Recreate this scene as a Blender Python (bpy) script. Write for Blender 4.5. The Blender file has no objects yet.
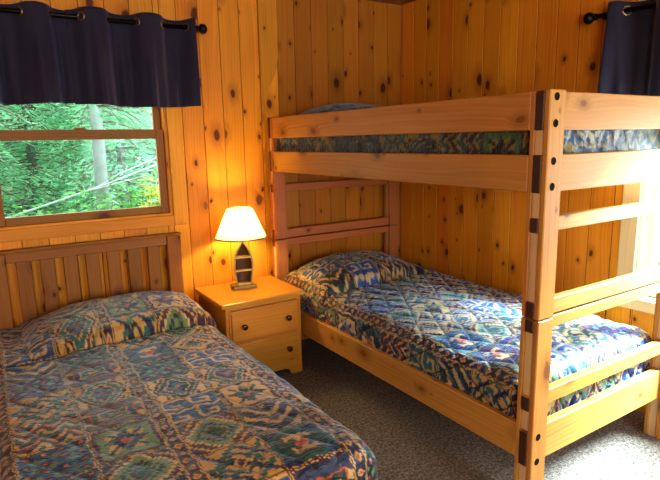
import bpy, bmesh, math, random
import numpy as np
from mathutils import Vector, Matrix, noise as mnoise

random.seed(7)
SC = bpy.context.scene
COL = SC.collection
PI = math.pi

# ------------------------------------------------------------------ materials
class NT:
    def __init__(s, name):
        s.m = bpy.data.materials.new(name); s.m.use_nodes = True
        s.t = s.m.node_tree; s.n = s.t.nodes
        s.b = s.n['Principled BSDF']; s.out = s.n['Material Output']
    def add(s, typ, **kw):
        n = s.n.new(typ)
        for k, v in kw.items():
            if hasattr(n, k): setattr(n, k, v)
            else: n.inputs[k.replace('_', ' ')].default_value = v
        return n
    def l(s, a, b): s.t.links.new(a, b)
    def sock(s, v, inp):
        if isinstance(v, (int, float, tuple)): inp.default_value = v
        else: s.l(v, inp)
    def math(s, op, a, b=0.0, c=0.0, clamp=False):
        n = s.n.new('ShaderNodeMath'); n.operation = op; n.use_clamp = clamp
        s.sock(a, n.inputs[0]); s.sock(b, n.inputs[1]); s.sock(c, n.inputs[2])
        return n.outputs[0]
    def smooth(s, v, a, b):
        n = s.n.new('ShaderNodeMapRange'); n.interpolation_type = 'SMOOTHSTEP'
        s.sock(v, n.inputs[0]); s.sock(a, n.inputs[1]); s.sock(b, n.inputs[2])
        return n.outputs[0]
    def mix(s, f, a, b, mode='MIX'):
        n = s.n.new('ShaderNodeMix'); n.data_type = 'RGBA'; n.blend_type = mode
        s.sock(f, n.inputs[0])
        for v, i in ((a, 6), (b, 7)):
            if isinstance(v, tuple): n.inputs[i].default_value = (*v[:3], 1)
            else: s.l(v, n.inputs[i])
        return n.outputs[2]
    def bump(s, h, strength, dist=0.01):
        n = s.n.new('ShaderNodeBump'); n.inputs['Strength'].default_value = strength
        n.inputs['Distance'].default_value = dist; s.l(h, n.inputs['Height'])
        s.l(n.outputs[0], s.b.inputs['Normal'])

def plain(name, col, rough=0.5, metal=0.0, noise=0.0, scale=20, spec=0.5):
    k = NT(name); k.b.inputs['Roughness'].default_value = rough; k.b.inputs['Metallic'].default_value = metal
    k.b.inputs['Specular IOR Level'].default_value = spec
    if noise:
        tc = k.add('ShaderNodeTexCoord'); n = k.add('ShaderNodeTexNoise', Scale=scale, Detail=4.0)
        k.l(tc.outputs['Object'], n.inputs['Vector'])
        c = k.mix(n.outputs[0], tuple(max(0, v*(1-noise)) for v in col), tuple(min(1, v*(1+noise)) for v in col))
        k.l(c, k.b.inputs['Base Color']); k.bump(n.outputs[0], 0.15, 0.004)
    else: k.b.inputs['Base Color'].default_value = (*col, 1)
    return k.m

def pine(name, light, dark, knot=(0.11, 0.03, 0.008), rough=0.5, knot_amt=0.5, tone=0.28, grain_c=0.6, coat=0.0, spec=0.28):
    k = NT(name)
    uv = k.add('ShaderNodeUVMap', uv_map='UVMap'); rn = k.add('ShaderNodeUVMap', uv_map='rnd')
    su = k.add('ShaderNodeSeparateXYZ'); k.l(uv.outputs[0], su.inputs[0])
    sr = k.add('ShaderNodeSeparateXYZ'); k.l(rn.outputs[0], sr.inputs[0])
    u, v = su.outputs[0], su.outputs[1]
    # warped coordinates for the knots
    wn = k.add('ShaderNodeTexNoise', Scale=9.0, Detail=3.0); k.l(uv.outputs[0], wn.inputs['Vector'])
    w = k.math('MULTIPLY_ADD', wn.outputs[0], 0.03, -0.015)
    def knots(scale, vs, thr, r0, r1):
        cb = k.add('ShaderNodeCombineXYZ')
        k.l(k.math('ADD', u, w), cb.inputs[0]); k.l(k.math('MULTIPLY', k.math('ADD', v, w), vs), cb.inputs[1])
        vo = k.add('ShaderNodeTexVoronoi', Scale=scale); vo.voronoi_dimensions = '2D'; k.l(cb.outputs[0], vo.inputs['Vector'])
        sc = k.add('ShaderNodeSeparateColor'); k.l(vo.outputs['Color'], sc.inputs[0])
        on = k.math('GREATER_THAN', sc.outputs[0], thr)
        rad = k.math('MULTIPLY_ADD', sc.outputs[1], r1, r0)
        q = k.math('DIVIDE', vo.outputs['Distance'], rad)
        core = k.math('MULTIPLY', k.smooth(q, 1.15, 0.6), on)
        halo = k.math('MULTIPLY', k.smooth(q, 3.2, 0.9), on)
        return core, halo, q
    c1, h1, q1 = knots(5.0, 0.6, 1-knot_amt, 0.05, 0.085)
    c2, h2, q2 = knots(8.5, 0.7, 1-knot_amt*0.5, 0.035, 0.06)
    # flowing grain
    gc = k.add('ShaderNodeCombineXYZ')
    ww = k.add('ShaderNodeTexNoise', Scale=2.2, Detail=2.0)
    gv = k.add('ShaderNodeCombineXYZ'); k.l(u, gv.inputs[0]); k.l(k.math('MULTIPLY', v, 0.45), gv.inputs[1]); k.l(gv.outputs[0], ww.inputs['Vector'])
    ub = k.math('ADD', k.math('MULTIPLY_ADD', ww.outputs[0], 0.11, u), k.math('MULTIPLY', h1, 0.02))
    k.l(k.math('MULTIPLY', ub, 60.0), gc.inputs[0]); k.l(k.math('MULTIPLY', v, 1.2), gc.inputs[1])
    g1 = k.add('ShaderNodeTexNoise', Scale=1.0, Detail=5.0, Roughness=0.6); k.l(gc.outputs[0], g1.inputs['Vector'])
    gs = k.math('SINE', k.math('MULTIPLY', ub, 330.0))
    g = k.math('ADD', k.math('MULTIPLY', g1.outputs[0], 0.75), k.math('MULTIPLY_ADD', gs, 0.05, 0.08), clamp=True)
    g = k.smooth(g, 0.25, 0.8)
    blot = k.add('ShaderNodeTexNoise', Scale=3.5, Detail=2.0); k.l(gv.outputs[0], blot.inputs['Vector'])
    f = k.math('ADD', k.math('MULTIPLY', g, grain_c), k.math('MULTIPLY_ADD', blot.outputs[0], 0.7, -0.28), clamp=True)
    base = k.mix(f, light, dark)
    base = k.mix(k.math('MULTIPLY', k.math('MAXIMUM', h1, h2), 0.45), base, tuple(d*0.62 for d in dark))
    base = k.mix(k.math('MAXIMUM', c1, c2), base, knot)
    hs = k.add('ShaderNodeHueSaturation')
    k.l(base, hs.inputs['Color'])
    k.l(k.math('MULTIPLY_ADD', sr.outputs[0], tone*2, 1-tone), hs.inputs['Value'])
    k.l(k.math('MULTIPLY_ADD', sr.outputs[1], 0.014, 0.493), hs.inputs['Hue'])
    k.l(hs.outputs[0], k.b.inputs['Base Color'])
    k.b.inputs['Roughness'].default_value = rough
    k.b.inputs['Specular IOR Level'].default_value = spec; k.b.inputs['Coat Weight'].default_value = coat; k.b.inputs['Coat Roughness'].default_value = 0.25
    k.bump(g, 0.12, 0.002)
    return k.m

WALL = pine('knotty_pine_boards', (0.74, 0.305, 0.024), (0.46, 0.14, 0.009), tone=0.2, knot_amt=0.48)
CEIL = pine('pine_ceiling_boards', (0.42, 0.20, 0.06), (0.28, 0.11, 0.03), tone=0.12)
TRIMM = pine('window_casing_pine', (0.74, 0.31, 0.028), (0.50, 0.165, 0.012), tone=0.08, knot_amt=0.25)
SASH = pine('window_sash_wood', (0.33, 0.135, 0.020), (0.20, 0.068, 0.010), tone=0.06, knot_amt=0.15)
BUNK = pine('bunk_pine', knot=(0.20, 0.075, 0.022), light=(0.53, 0.25, 0.055), dark=(0.29, 0.11, 0.020), tone=0.08, knot_amt=0.4)
BUNK_SHADED = pine('bunk_pine_shaded', (0.46, 0.17, 0.055), (0.28, 0.085, 0.025), tone=0.08, knot_amt=0.4)  # redder, darker bunk pine: shade at the head end put into the colour
FILL = pine('spacer_block_pine', (0.62, 0.42, 0.22), (0.50, 0.32, 0.15), tone=0.05, knot_amt=0.1)
ENDG = pine('stained_end_grain', (0.075, 0.03, 0.018), (0.04, 0.016, 0.01), tone=0.1, knot_amt=0.0)
HEADB = pine('headboard_pine', (0.31, 0.125, 0.022), (0.19, 0.066, 0.010), tone=0.1, knot_amt=0.4)
STAND = pine('nightstand_pine', (0.64, 0.275, 0.040), (0.42, 0.15, 0.017), tone=0.06, knot_amt=0.12, rough=0.32, spec=0.5)
GAP = plain('board_groove_shadow', (0.10, 0.035, 0.01), 0.9)
NAVY = None
BLACK = plain('black_metal', (0.012, 0.011, 0.010), 0.35, 0.6)
BOLT = plain('dark_bolt_hole', (0.012, 0.008, 0.006), 0.9, spec=0.1)
BRONZE = plain('antique_bronze', (0.35, 0.22, 0.11), 0.35, 0.9)
KNOB = plain('dark_bronze_knob', (0.10, 0.055, 0.035), 0.3, 0.8)
MATT = plain('mattress_ticking', (0.55, 0.52, 0.48), 0.9, noise=0.1, scale=60)
BOAT = plain('weathered_green_boat_paint', (0.34, 0.24, 0.06), 0.5, noise=0.35, scale=35)
BOATIN = plain('boat_inside_wood', (0.13, 0.055, 0.018), 0.6, noise=0.3, scale=30)
BOATSH = plain('boat_thwart_wood', (0.62, 0.42, 0.14), 0.5, noise=0.2, scale=30)
BRASS = plain('brass', (0.75, 0.50, 0.18), 0.3, 1.0)
VINYL = plain('white_window_vinyl', (0.85, 0.86, 0.84), 0.4)
CASB = pine('pale_window_casing', (0.80, 0.66, 0.40), (0.68, 0.50, 0.26), tone=0.05, knot_amt=0.1)
RIMD = plain('shade_trim_dark', (0.09, 0.07, 0.04), 0.7)

def fabric_navy():
    k = NT('navy_curtain_cloth'); tc = k.add('ShaderNodeTexCoord')
    n = k.add('ShaderNodeTexNoise', Scale=450.0, Detail=2.0); k.l(tc.outputs['Object'], n.inputs['Vector'])
    n2 = k.add('ShaderNodeTexNoise', Scale=6.0, Detail=3.0); k.l(tc.outputs['Object'], n2.inputs['Vector'])
    c = k.mix(n2.outputs[0], (0.020, 0.016, 0.030), (0.034, 0.028, 0.052))
    k.l(c, k.b.inputs['Base Color']); k.b.inputs['Roughness'].default_value = 0.75
    k.b.inputs['Sheen Weight'].default_value = 0.35; k.b.inputs['Sheen Tint'].default_value = (0.5, 0.5, 0.9, 1)
    k.b.inputs['Specular IOR Level'].default_value = 0.25
    k.bump(n.outputs[0], 0.2, 0.001); return k.m
NAVY = fabric_navy()

def carpet():
    k = NT('speckled_carpet'); tc = k.add('ShaderNodeTexCoord')
    a = k.add('ShaderNodeTexNoise', Scale=75.0, Detail=3.0, Roughness=0.8); k.l(tc.outputs['Object'], a.inputs['Vector'])
    b = k.add('ShaderNodeTexVoronoi', Scale=170.0); k.l(tc.outputs['Object'], b.inputs['Vector'])
    f = k.smooth(a.outputs[0], 0.40, 0.62)
    c = k.mix(f, (0.035, 0.022, 0.014), (0.36, 0.27, 0.19))
    sc = k.add('ShaderNodeSeparateColor'); k.l(b.outputs['Color'], sc.inputs[0])
    c = k.mix(k.math('MULTIPLY', k.math('GREATER_THAN', sc.outputs[0], 0.8), 0.45), c, (0.50, 0.43, 0.36))
    big = k.add('ShaderNodeTexNoise', Scale=3.0, Detail=2.0); k.l(tc.outputs['Object'], big.inputs['Vector'])
    c = k.mix(0.35, c, k.mix(big.outputs[0], (0.06, 0.045, 0.035), (0.22, 0.17, 0.13)))
    k.l(c, k.b.inputs['Base Color']); k.b.inputs['Roughness'].default_value = 0.95
    k.b.inputs['Sheen Weight'].default_value = 0.2; k.b.inputs['Specular IOR Level'].default_value = 0.15
    k.bump(a.outputs[0], 0.9, 0.012); return k.m
CARPET = carpet()

def quilt_mat():
    k = NT('printed_quilted_cotton')
    at = k.add('ShaderNodeAttribute'); at.attribute_name = 'print'
    tc = k.add('ShaderNodeTexCoord')
    n = k.add('ShaderNodeTexNoise', Scale=14.0, Detail=4.0); k.l(tc.outputs['Object'], n.inputs['Vector'])
    c = k.mix(1.0, at.outputs['Color'], k.mix(n.outputs[0], (0.72, 0.72, 0.72), (1.2, 1.2, 1.2)), 'MULTIPLY')
    k.l(c, k.b.inputs['Base Color']); k.b.inputs['Roughness'].default_value = 0.45
    k.b.inputs['Specular IOR Level'].default_value = 0.4
    k.b.inputs['Sheen Weight'].default_value = 0.5; k.b.inputs['Sheen Roughness'].default_value = 0.35; k.b.inputs['Sheen Tint'].default_value = (0.55, 0.78, 1, 1)
    # fine puckers of the polished cotton
    mp = k.add('ShaderNodeMapping'); mp.inputs['Scale'].default_value = (34, 85, 40); mp.inputs['Rotation'].default_value = (0, 0, 0.6)
    k.l(tc.outputs['Object'], mp.inputs['Vector'])
    w = k.add('ShaderNodeTexNoise', Scale=1.0, Detail=3.0, Distortion=0.6); k.l(mp.outputs[0], w.inputs['Vector'])
    k.bump(w.outputs[0], 0.6, 0.012); return k.m
QUILT = quilt_mat()

def shade_mat():
    k = NT('lamp_shade_paper')
    k.b.inputs['Base Color'].default_value = (0.95, 0.86, 0.62, 1); k.b.inputs['Roughness'].default_value = 0.8
    tr = k.add('ShaderNodeBsdfTranslucent'); tr.inputs[0].default_value = (1.0, 0.86, 0.55, 1)
    mx = k.add('ShaderNodeMixShader'); mx.inputs[0].default_value = 0.6
    k.l(k.b.outputs[0], mx.inputs[1]); k.l(tr.outputs[0], mx.inputs[2]); k.l(mx.outputs[0], k.out.inputs[0]); return k.m
SHADE = shade_mat()

def glass():
    k = NT('window_glass')
    gl = k.add('ShaderNodeBsdfGlossy'); gl.inputs['Roughness'].default_value = 0.02
    tr = k.add('ShaderNodeBsdfTransparent'); tr.inputs[0].default_value = (0.97, 1.0, 0.985, 1)
    fr = k.add('ShaderNodeFresnel', IOR=1.45); mx = k.add('ShaderNodeMixShader')
    k.l(k.math('MULTIPLY', fr.outputs[0], 0.10), mx.inputs[0]); k.l(tr.outputs[0], mx.inputs[1]); k.l(gl.outputs[0], mx.inputs[2])
    k.l(mx.outputs[0], k.out.inputs[0]); return k.m
GLASS = glass()

def leafmat(name, c1, c2, scale=3.0):
    k = NT(name); tc = k.add('ShaderNodeTexCoord')
    n = k.add('ShaderNodeTexNoise', Scale=scale, Detail=5.0, Roughness=0.7); k.l(tc.outputs['Object'], n.inputs['Vector'])
    c = k.mix(k.smooth(n.outputs[0], 0.36, 0.66), c1, c2); k.l(c, k.b.inputs['Base Color'])
    k.b.inputs['Roughness'].default_value = 0.6
    tr = k.add('ShaderNodeBsdfTranslucent'); k.l(c, tr.inputs[0])
    mx = k.add('ShaderNodeMixShader'); mx.inputs[0].default_value = 0.35
    k.l(k.b.outputs[0], mx.inputs[1]); k.l(tr.outputs[0], mx.inputs[2]); k.l(mx.outputs[0], k.out.inputs[0]); return k.m
NEEDLE = leafmat('spruce_needles', (0.10, 0.36, 0.17), (0.42, 0.86, 0.42), 2.2)
NEEDLE2 = leafmat('pale_spruce_needles', (0.18, 0.44, 0.24), (0.55, 0.95, 0.55), 3.0)
LEAF = leafmat('broad_leaves', (0.22, 0.60, 0.16), (0.55, 0.92, 0.35), 5.0)
LEAFY = leafmat('yellow_leaves', (0.65, 0.70, 0.12), (0.95, 0.9, 0.3), 5.0)
BARK = plain('grey_lichen_bark', (0.42, 0.44, 0.40), 0.9, noise=0.45, scale=14)
BARKW = plain('bleached_dead_wood', (0.66, 0.68, 0.66), 0.8, noise=0.3, scale=14)
TWIG = plain('brown_twigs', (0.20, 0.14, 0.10), 0.9, noise=0.4, scale=10)
FOREST = leafmat('forest_floor', (0.10, 0.16, 0.07), (0.30, 0.42, 0.20), 2.0)
PALEG = plain('glare_ground', (0.85, 0.86, 0.86), 0.9, noise=0.08, scale=30)  # near-white ground colour stands in for the glare outside the right window

# ------------------------------------------------------------------ mesh builder
class MB:
    def __init__(s): s.v = []; s.f = []; s.uv = []; s.rn = []; s.mi = []; s.sm = []
    def face(s, idx, uvs, r, mi=0, smooth=False):
        s.f.append(idx); s.uv.append(uvs); s.rn.append(r); s.mi.append(mi); s.sm.append(smooth)
    def box(s, x0, x1, y0, y1, z0, z1, axis=None, bev=0.003, mi=0, endmi=None, M=None, rnd=None, seg=1):
        """bevelled board; grain runs along its longest side (or axis)"""
        d = (x1-x0, y1-y0, z1-z0)
        if axis is None: axis = max(range(3), key=lambda i: d[i])
        bm = bmesh.new(); bmesh.ops.create_cube(bm, size=1)
        for q in bm.verts: q.co = Vector(((x0+x1)/2+q.co.x*d[0], (y0+y1)/2+q.co.y*d[1], (z0+z1)/2+q.co.z*d[2]))
        bev = min(bev, min(d)*0.45)
        if bev > 0: bmesh.ops.bevel(bm, geom=list(bm.edges), offset=bev, segments=seg, profile=0.6, affect='EDGES')
        ou, ov = random.uniform(0, 60), random.uniform(0, 60)
        r = rnd if rnd is not None else (random.random(), random.random())
        base = len(s.v); bm.normal_update(); bm.verts.index_update()
        for q in bm.verts: s.v.append(tuple(M @ q.co) if M else tuple(q.co))
        for f in bm.faces:
            n = max(range(3), key=lambda i: abs(f.normal[i]))
            if n == axis: ax, bx = [i for i in range(3) if i != n]
            else: bx = axis; ax = [i for i in range(3) if i not in (n, axis)][0]
            uvs = [(q.vert.co[ax]+ou+n*0.37, q.vert.co[bx]+ov) for q in f.loops]
            m = mi
            if endmi is not None and n == axis: m = endmi
            s.face([base+q.vert.index for q in f.loops], uvs, r, m)
        bm.free(); return s
    def tube(s, pts, rad, seg=10, mi=0, cap=True):
        pts = [Vector(p) for p in pts]; rads = rad if isinstance(rad, (list, tuple)) else [rad]*len(pts)
        base = len(s.v); r = (random.random(), random.random()); L = 0
        prev = None
        for i, p in enumerate(pts):
            t = (pts[min(i+1, len(pts)-1)]-pts[max(i-1, 0)]).normalized()
            if prev is None:
                a = t.orthogonal().normalized()
            else: a = (prev-t*prev.dot(t)).normalized()
            prev = a; b = t.cross(a)
            for k in range(seg):
                w = 2*PI*k/seg; s.v.append(tuple(p+(a*math.cos(w)+b*math.sin(w))*rads[i]))
        for i in range(len(pts)-1):
            for k in range(seg):
                k2 = (k+1) % seg
                s.face([base+i*seg+k, base+i*seg+k2, base+(i+1)*seg+k2, base+(i+1)*seg+k], [(k*.01, i*.1), (k*.01+.01, i*.1), (k*.01+.01, i*.1+.1), (k*.01, i*.1+.1)], r, mi, True)
        if cap:
            s.face([base+k for k in range(seg)][::-1], [(0, 0)]*seg, r, mi); e = base+(len(pts)-1)*seg
            s.face([e+k for k in range(seg)], [(0, 0)]*seg, r, mi)
        return s
    def lathe(s, prof, M=None, seg=24, mi=0):
        """prof: list of (radius, height) about local z"""
        base = len(s.v); r = (random.random(), random.random()); M = M or Matrix()
        for (q, h) in prof:
            for k in range(seg):
                w = 2*PI*k/seg; s.v.append(tuple(M @ Vector((q*math.cos(w), q*math.sin(w), h))))
        for i in range(len(prof)-1):
            for k in range(seg):
                k2 = (k+1) % seg
                s.face([base+i*seg+k, base+i*seg+k2, base+(i+1)*seg+k2, base+(i+1)*seg+k], [(k*.01, i*.05)]*4, r, mi, True)
        return s
    def prism(s, outline, y0, y1, mi=0, plane='xz', uvaxis=1):
        """extrude a 2D outline; triangulated by fill"""
        bm = bmesh.new()
        def P(a, b, c): return Vector((a, c, b)) if plane == 'xz' else (Vector((c, a, b)) if plane == 'yz' else Vector((a, b, c)))
        vs = [bm.verts.new(P(a, b, y0)) for a, b in outline]; f = bm.faces.new(vs)
        ex = bmesh.ops.extrude_face_region(bm, geom=[f]); 
        dv = P(0, 0, y1)-P(0, 0, y0)
        bmesh.ops.translate(bm, vec=dv, verts=[g for g in ex['geom'] if isinstance(g, bmesh.types.BMVert)])
        bmesh.ops.recalc_face_normals(bm, faces=bm.faces); bmesh.ops.triangulate(bm, faces=[q for q in bm.faces if len(q.verts) > 4])
        bm.verts.index_update(); base = len(s.v); ou = random.uniform(0, 60); r = (random.random(), random.random())
        for q in bm.verts: s.v.append(tuple(q.co))
        other = {0: 2, 1: 0, 2: 0}
        for q in bm.faces:
            vert = 2 if uvaxis == 1 else 0
            s.face([base+l.vert.index for l in q.loops], [((l.vert.co.x+l.vert.co.y*0.9 if vert == 2 else l.vert.co.z+l.vert.co.y*.9)+ou, l.vert.co[vert]+ou) for l in q.loops], r, mi)
        bm.free(); return s
    def build(s, name, mats, parent=None, smooth=None):
        if not isinstance(mats, (list, tuple)): mats = [mats]
        off = Vector((0, 0, 0)); p = parent
        while p is not None: off += p.location; p = p.parent
        me = bpy.data.meshes.new(name)
        me.from_pydata([(a-off.x, b-off.y, c-off.z) for a, b, c in s.v], [], s.f)
        for m in mats: me.materials.append(m)
        u1 = me.uv_layers.new(name='UVMap'); u2 = me.uv_layers.new(name='rnd')
        a = np.array([c for f in s.uv for q in f for c in q], dtype=np.float32)
        b = np.array([c for f, r in zip(s.f, s.rn) for _ in f for c in r], dtype=np.float32)
        u1.data.foreach_set('uv', a); u2.data.foreach_set('uv', b)
        me.polygons.foreach_set('material_index', s.mi)
        me.polygons.foreach_set('use_smooth', s.sm if smooth is None else [smooth]*len(s.f))
        me.update(); o = bpy.data.objects.new(name, me); COL.objects.link(o)
        if parent: o.parent = parent
        return o

def tag(o, label=None, cat=None, group=None, kind=None):
    if label: o['label'] = label
    if cat: o['category'] = cat
    if group: o['group'] = group
    if kind: o['kind'] = kind
    return o
def thing(name, loc, label, cat, group=None):
    o = bpy.data.objects.new(name, None); COL.objects.link(o); o.location = loc; o.empty_display_size = 0.1
    return tag(o, label, cat, group)
def struct(o, label=None): return tag(o, label, kind='structure')

# ------------------------------------------------------------------ camera
f_px, yaw, pitch, roll = 538.63, math.radians(32.578), math.radians(10.511), math.radians(-1.116)
fw = Vector((math.sin(yaw)*math.cos(pitch), math.cos(yaw)*math.cos(pitch), -math.sin(pitch)))
rt = Vector((math.cos(yaw), -math.sin(yaw), 0)); up = rt.cross(fw)
rt2 = rt*math.cos(roll)+up*math.sin(roll); up2 = up*math.cos(roll)-rt*math.sin(roll)
cam = bpy.data.cameras.new('camera'); co = bpy.data.objects.new('camera', cam); COL.objects.link(co)
M = Matrix((rt2, up2, -fw)).transposed().to_4x4(); M.translation = Vector((-2.757, -3.270, 1.427))
co.matrix_world = M; cam.sensor_fit = 'HORIZONTAL'; cam.sensor_width = 36; cam.lens = f_px*36/660; cam.clip_start = 0.02; cam.clip_end = 200
SC.camera = co

# ------------------------------------------------------------------ room shell
RX0, RY0, H = -4.3, -4.9, 2.40
BW = 0.131
# window openings: on wall A (x range) and wall B (y range)
WA = (-2.745, -1.80, 0.995, 2.02)
WB = (-2.80, -1.855, 0.60, 2.02)

def board_wall(name, a0, a1, phase, hole, plane, tonef):
    """vertical tongue-and-groove boards, room face at 0 of the plane axis, 2 cm thick, cut round the opening"""
    mb = MB(); T = 0.022
    k = math.floor((a0-phase)/BW); x = phase+k*BW
    while x < a1:
        p, q = max(x, a0), min(x+BW, a1); x += BW
        if q-p < 0.004: continue
        r = (tonef((p+q)/2), random.random())
        cols = [(p, q)]
        if hole and p < hole[1] and q > hole[0]:
            cols = []
            if p < hole[0]: cols.append((p, hole[0]))
            if q > hole[1]: cols.append((hole[1], q))
            cols.append((max(p, hole[0]), min(q, hole[1])))
        for (c, d) in cols:
            if d-c < 0.004: continue
            inside = hole and c >= hole[0]-1e-6 and d <= hole[1]+1e-6
            spans = [(0, hole[2]), (hole[3], H)] if inside else [(0, H)]
            for z0, z1 in spans:
                if plane == 'y': mb.box(c, d, 0, T, z0, z1, axis=2, bev=0.0035, rnd=r)
                else: mb.box(0, T, c, d, z0, z1, axis=2, bev=0.0035, rnd=r)
    # dark backing seen down the grooves
    def bk(c, d, z0, z1):
        if plane == 'y': mb.box(c, d, T, T+0.09, z0, z1, bev=0, mi=1)
        else: mb.box(T, T+0.09, c, d, z0, z1, bev=0, mi=1)
    def sh(c, d, z0, z1):
        if plane == 'y': mb.box(c, d, 0.002, T, z0, z1, bev=0, mi=1)
        else: mb.box(0.002, T, c, d, z0, z1, bev=0, mi=1)
    if hole:
        for fn in (bk, sh):
            fn(a0, hole[0], 0, H); fn(hole[1], a1, 0, H); fn(hole[0], hole[1], 0, hole[2]); fn(hole[0], hole[1], hole[3], H)
    else: bk(a0, a1, 0, H); sh(a0, a1, 0, H)
    return mb
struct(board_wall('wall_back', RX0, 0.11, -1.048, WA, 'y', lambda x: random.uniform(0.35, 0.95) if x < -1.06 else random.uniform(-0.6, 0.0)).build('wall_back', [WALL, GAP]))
struct(board_wall('wall_right', RY0, 0, -1.319-0.004, WB, 'x', lambda y: random.uniform(0.4, 1.05) if y > -1.32 else random.uniform(0.7, 1.2)).build('wall_right', [WALL, GAP]))
mb = MB()
y = RY0
while y < 0:
    r = (random.random(), random.random()); mb.box(RX0-0.022, RX0, y, min(y+BW, 0), 0, H, axis=2, rnd=r); y += BW
mb.box(RX0-0.1, RX0-0.022, RY0, 0, 0, H, bev=0, mi=1)
struct(mb.build('wall_left', [WALL, GAP]))
# wall behind the camera with a window opening and an added opening for the fill lamp
mb = MB(); x = RX0; HO = [(-3.9, -2.9, 0.9, 2.0), (-1.6, -0.4, 0.8, 2.05)]
while x < 0:
    q = min(x+BW, 0); r = (random.random(), random.random()); c = (x+q)/2
    hole = [h for h in HO if h[0] < c < h[1]]
    for z0, z1 in ([(0, hole[0][2]), (hole[0][3], H)] if hole else [(0, H)]):
        mb.box(x, q, RY0-0.022, RY0, z0, z1, axis=2, rnd=r)
    x += BW
struct(mb.build('wall_front', WALL))
mb = MB(); x = RX0
while x < 0:
    q = min(x+0.14, 0); mb.box(x, q, RY0, 0, H, H+0.02, axis=1, bev=0.004); x += 0.14
mb.box(RX0-.1, .11, RY0-.1, .11, H+0.02, H+0.12, bev=0, mi=1)
struct(mb.build('ceiling', [CEIL, GAP]))
struct(MB().box(RX0-.1, 0.0, RY0-.1, 0.0, -0.12, 0.0, bev=0).build('floor', CARPET))
struct(MB().box(-0.014, -0.001, RY0, -0.001, 0.0, 0.085, bev=0.004).build('baseboard_right', TRIMM))
struct(MB().box(RX0, -0.015, -0.014, -0.001, 0.0, 0.085, bev=0.004).build('baseboard_back', TRIMM))

# scroll-cut board lapped over the back wall beside the bunk
out = [(-1.179, 0.087), (-1.150, 0.087), (-1.150, 1.62), (-1.146, 1.70), (-1.132, 1.755), (-1.104, 1.80), (-1.078, 1.845), (-1.060, 1.90), (-1.050, 1.97), (-1.050, 2.398), (-1.179, 2.398)]
struct(MB().prism(out, -0.013, 0.0).build('trim_1', WALL))

# ------------------------------------------------------------------ windows
def window(idx, plane, hole, casing_mat, sash_mat, zm):
    """double-hung window. plane 'y': lies in wall A, depth +y; plane 'x': lies in wall B, depth +x"""
    a0, a1, z0, z1 = hole
    def bx(mb, p, q, d0, d1, zz0, zz1, **k):
        if plane == 'y': mb.box(p, q, d0, d1, zz0, zz1, **k)
        else: mb.box(d0, d1, p, q, zz0, zz1, **k)
        return mb
    root = bpy.data.objects.new('window_%d' % idx, None); COL.objects.link(root); struct(root)
    root.location = ((a0+a1)/2, 0, z0) if plane == 'y' else (0, (a0+a1)/2, z0)
    C = 0.088; CB = 0.062
    mb = MB()
    bx(mb, a0-C, a0, -0.018, 0, z0-CB, z1+C); bx(mb, a1, a1+C, -0.018, 0, z0-CB, z1+C)
    bx(mb, a0, a1, -0.018, 0, z1, z1+C); bx(mb, a0, a1, -0.018, 0, z0-CB, z0)
    mb.build('casing', casing_mat, root)
    mb = MB(); t = 0.018
    bx(mb, a0, a0+t, 0, 0.13, z0, z1, bev=0.001); bx(mb, a1-t, a1, 0, 0.13, z0, z1, bev=0.001)
    bx(mb, a0+t, a1-t, 0, 0.13, z1-t, z1, bev=0.001); bx(mb, a0+t, a1-t, -0.004, 0.13, z0, z0+0.014, bev=0.002)
    mb.build('jamb', casing_mat if idx == 1 else VINYL, root)
    for nm, d0, d1, s0, s1 in (('lower_sash', 0.022, 0.05, z0+0.014, zm+0.025), ('upper_sash', 0.055, 0.083, zm-0.03, z1-t)):
        st = 0.046; mb = MB(); p, q = a0+t, a1-t
        bx(mb, p, p+st, d0, d1, s0, s1); bx(mb, q-st, q, d0, d1, s0, s1)
        bot = 0.045 if nm == 'lower_sash' else 0.055
        top = 0.055 if nm == 'lower_sash' else 0.05
        bx(mb, p+st, q-st, d0, d1, s0, s0+bot); bx(mb, p+st, q-st, d0, d1, s1-top, s1)
        s = mb.build(nm, sash_mat, root)
        g = MB(); bx(g, p+st-.004, q-st+.004, (d0+d1)/2-0.002, (d0+d1)/2+0.002, s0+bot-.004, s1-top+.004, bev=0)
        g.build('glass_pane', GLASS, s)
        if nm == 'lower_sash':
            l = MB(); m = (p+q)/2; bx(l, m-0.03, m+0.03, d0-0.002, d1-0.004, s1, s1+0.012, bev=0.003)
            l.build('sash_lock', SASH, s)
    return root
window(1, 'y', WA, TRIMM, SASH, 1.485)
window(2, 'x', WB, CASB, VINYL, 1.30)

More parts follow.
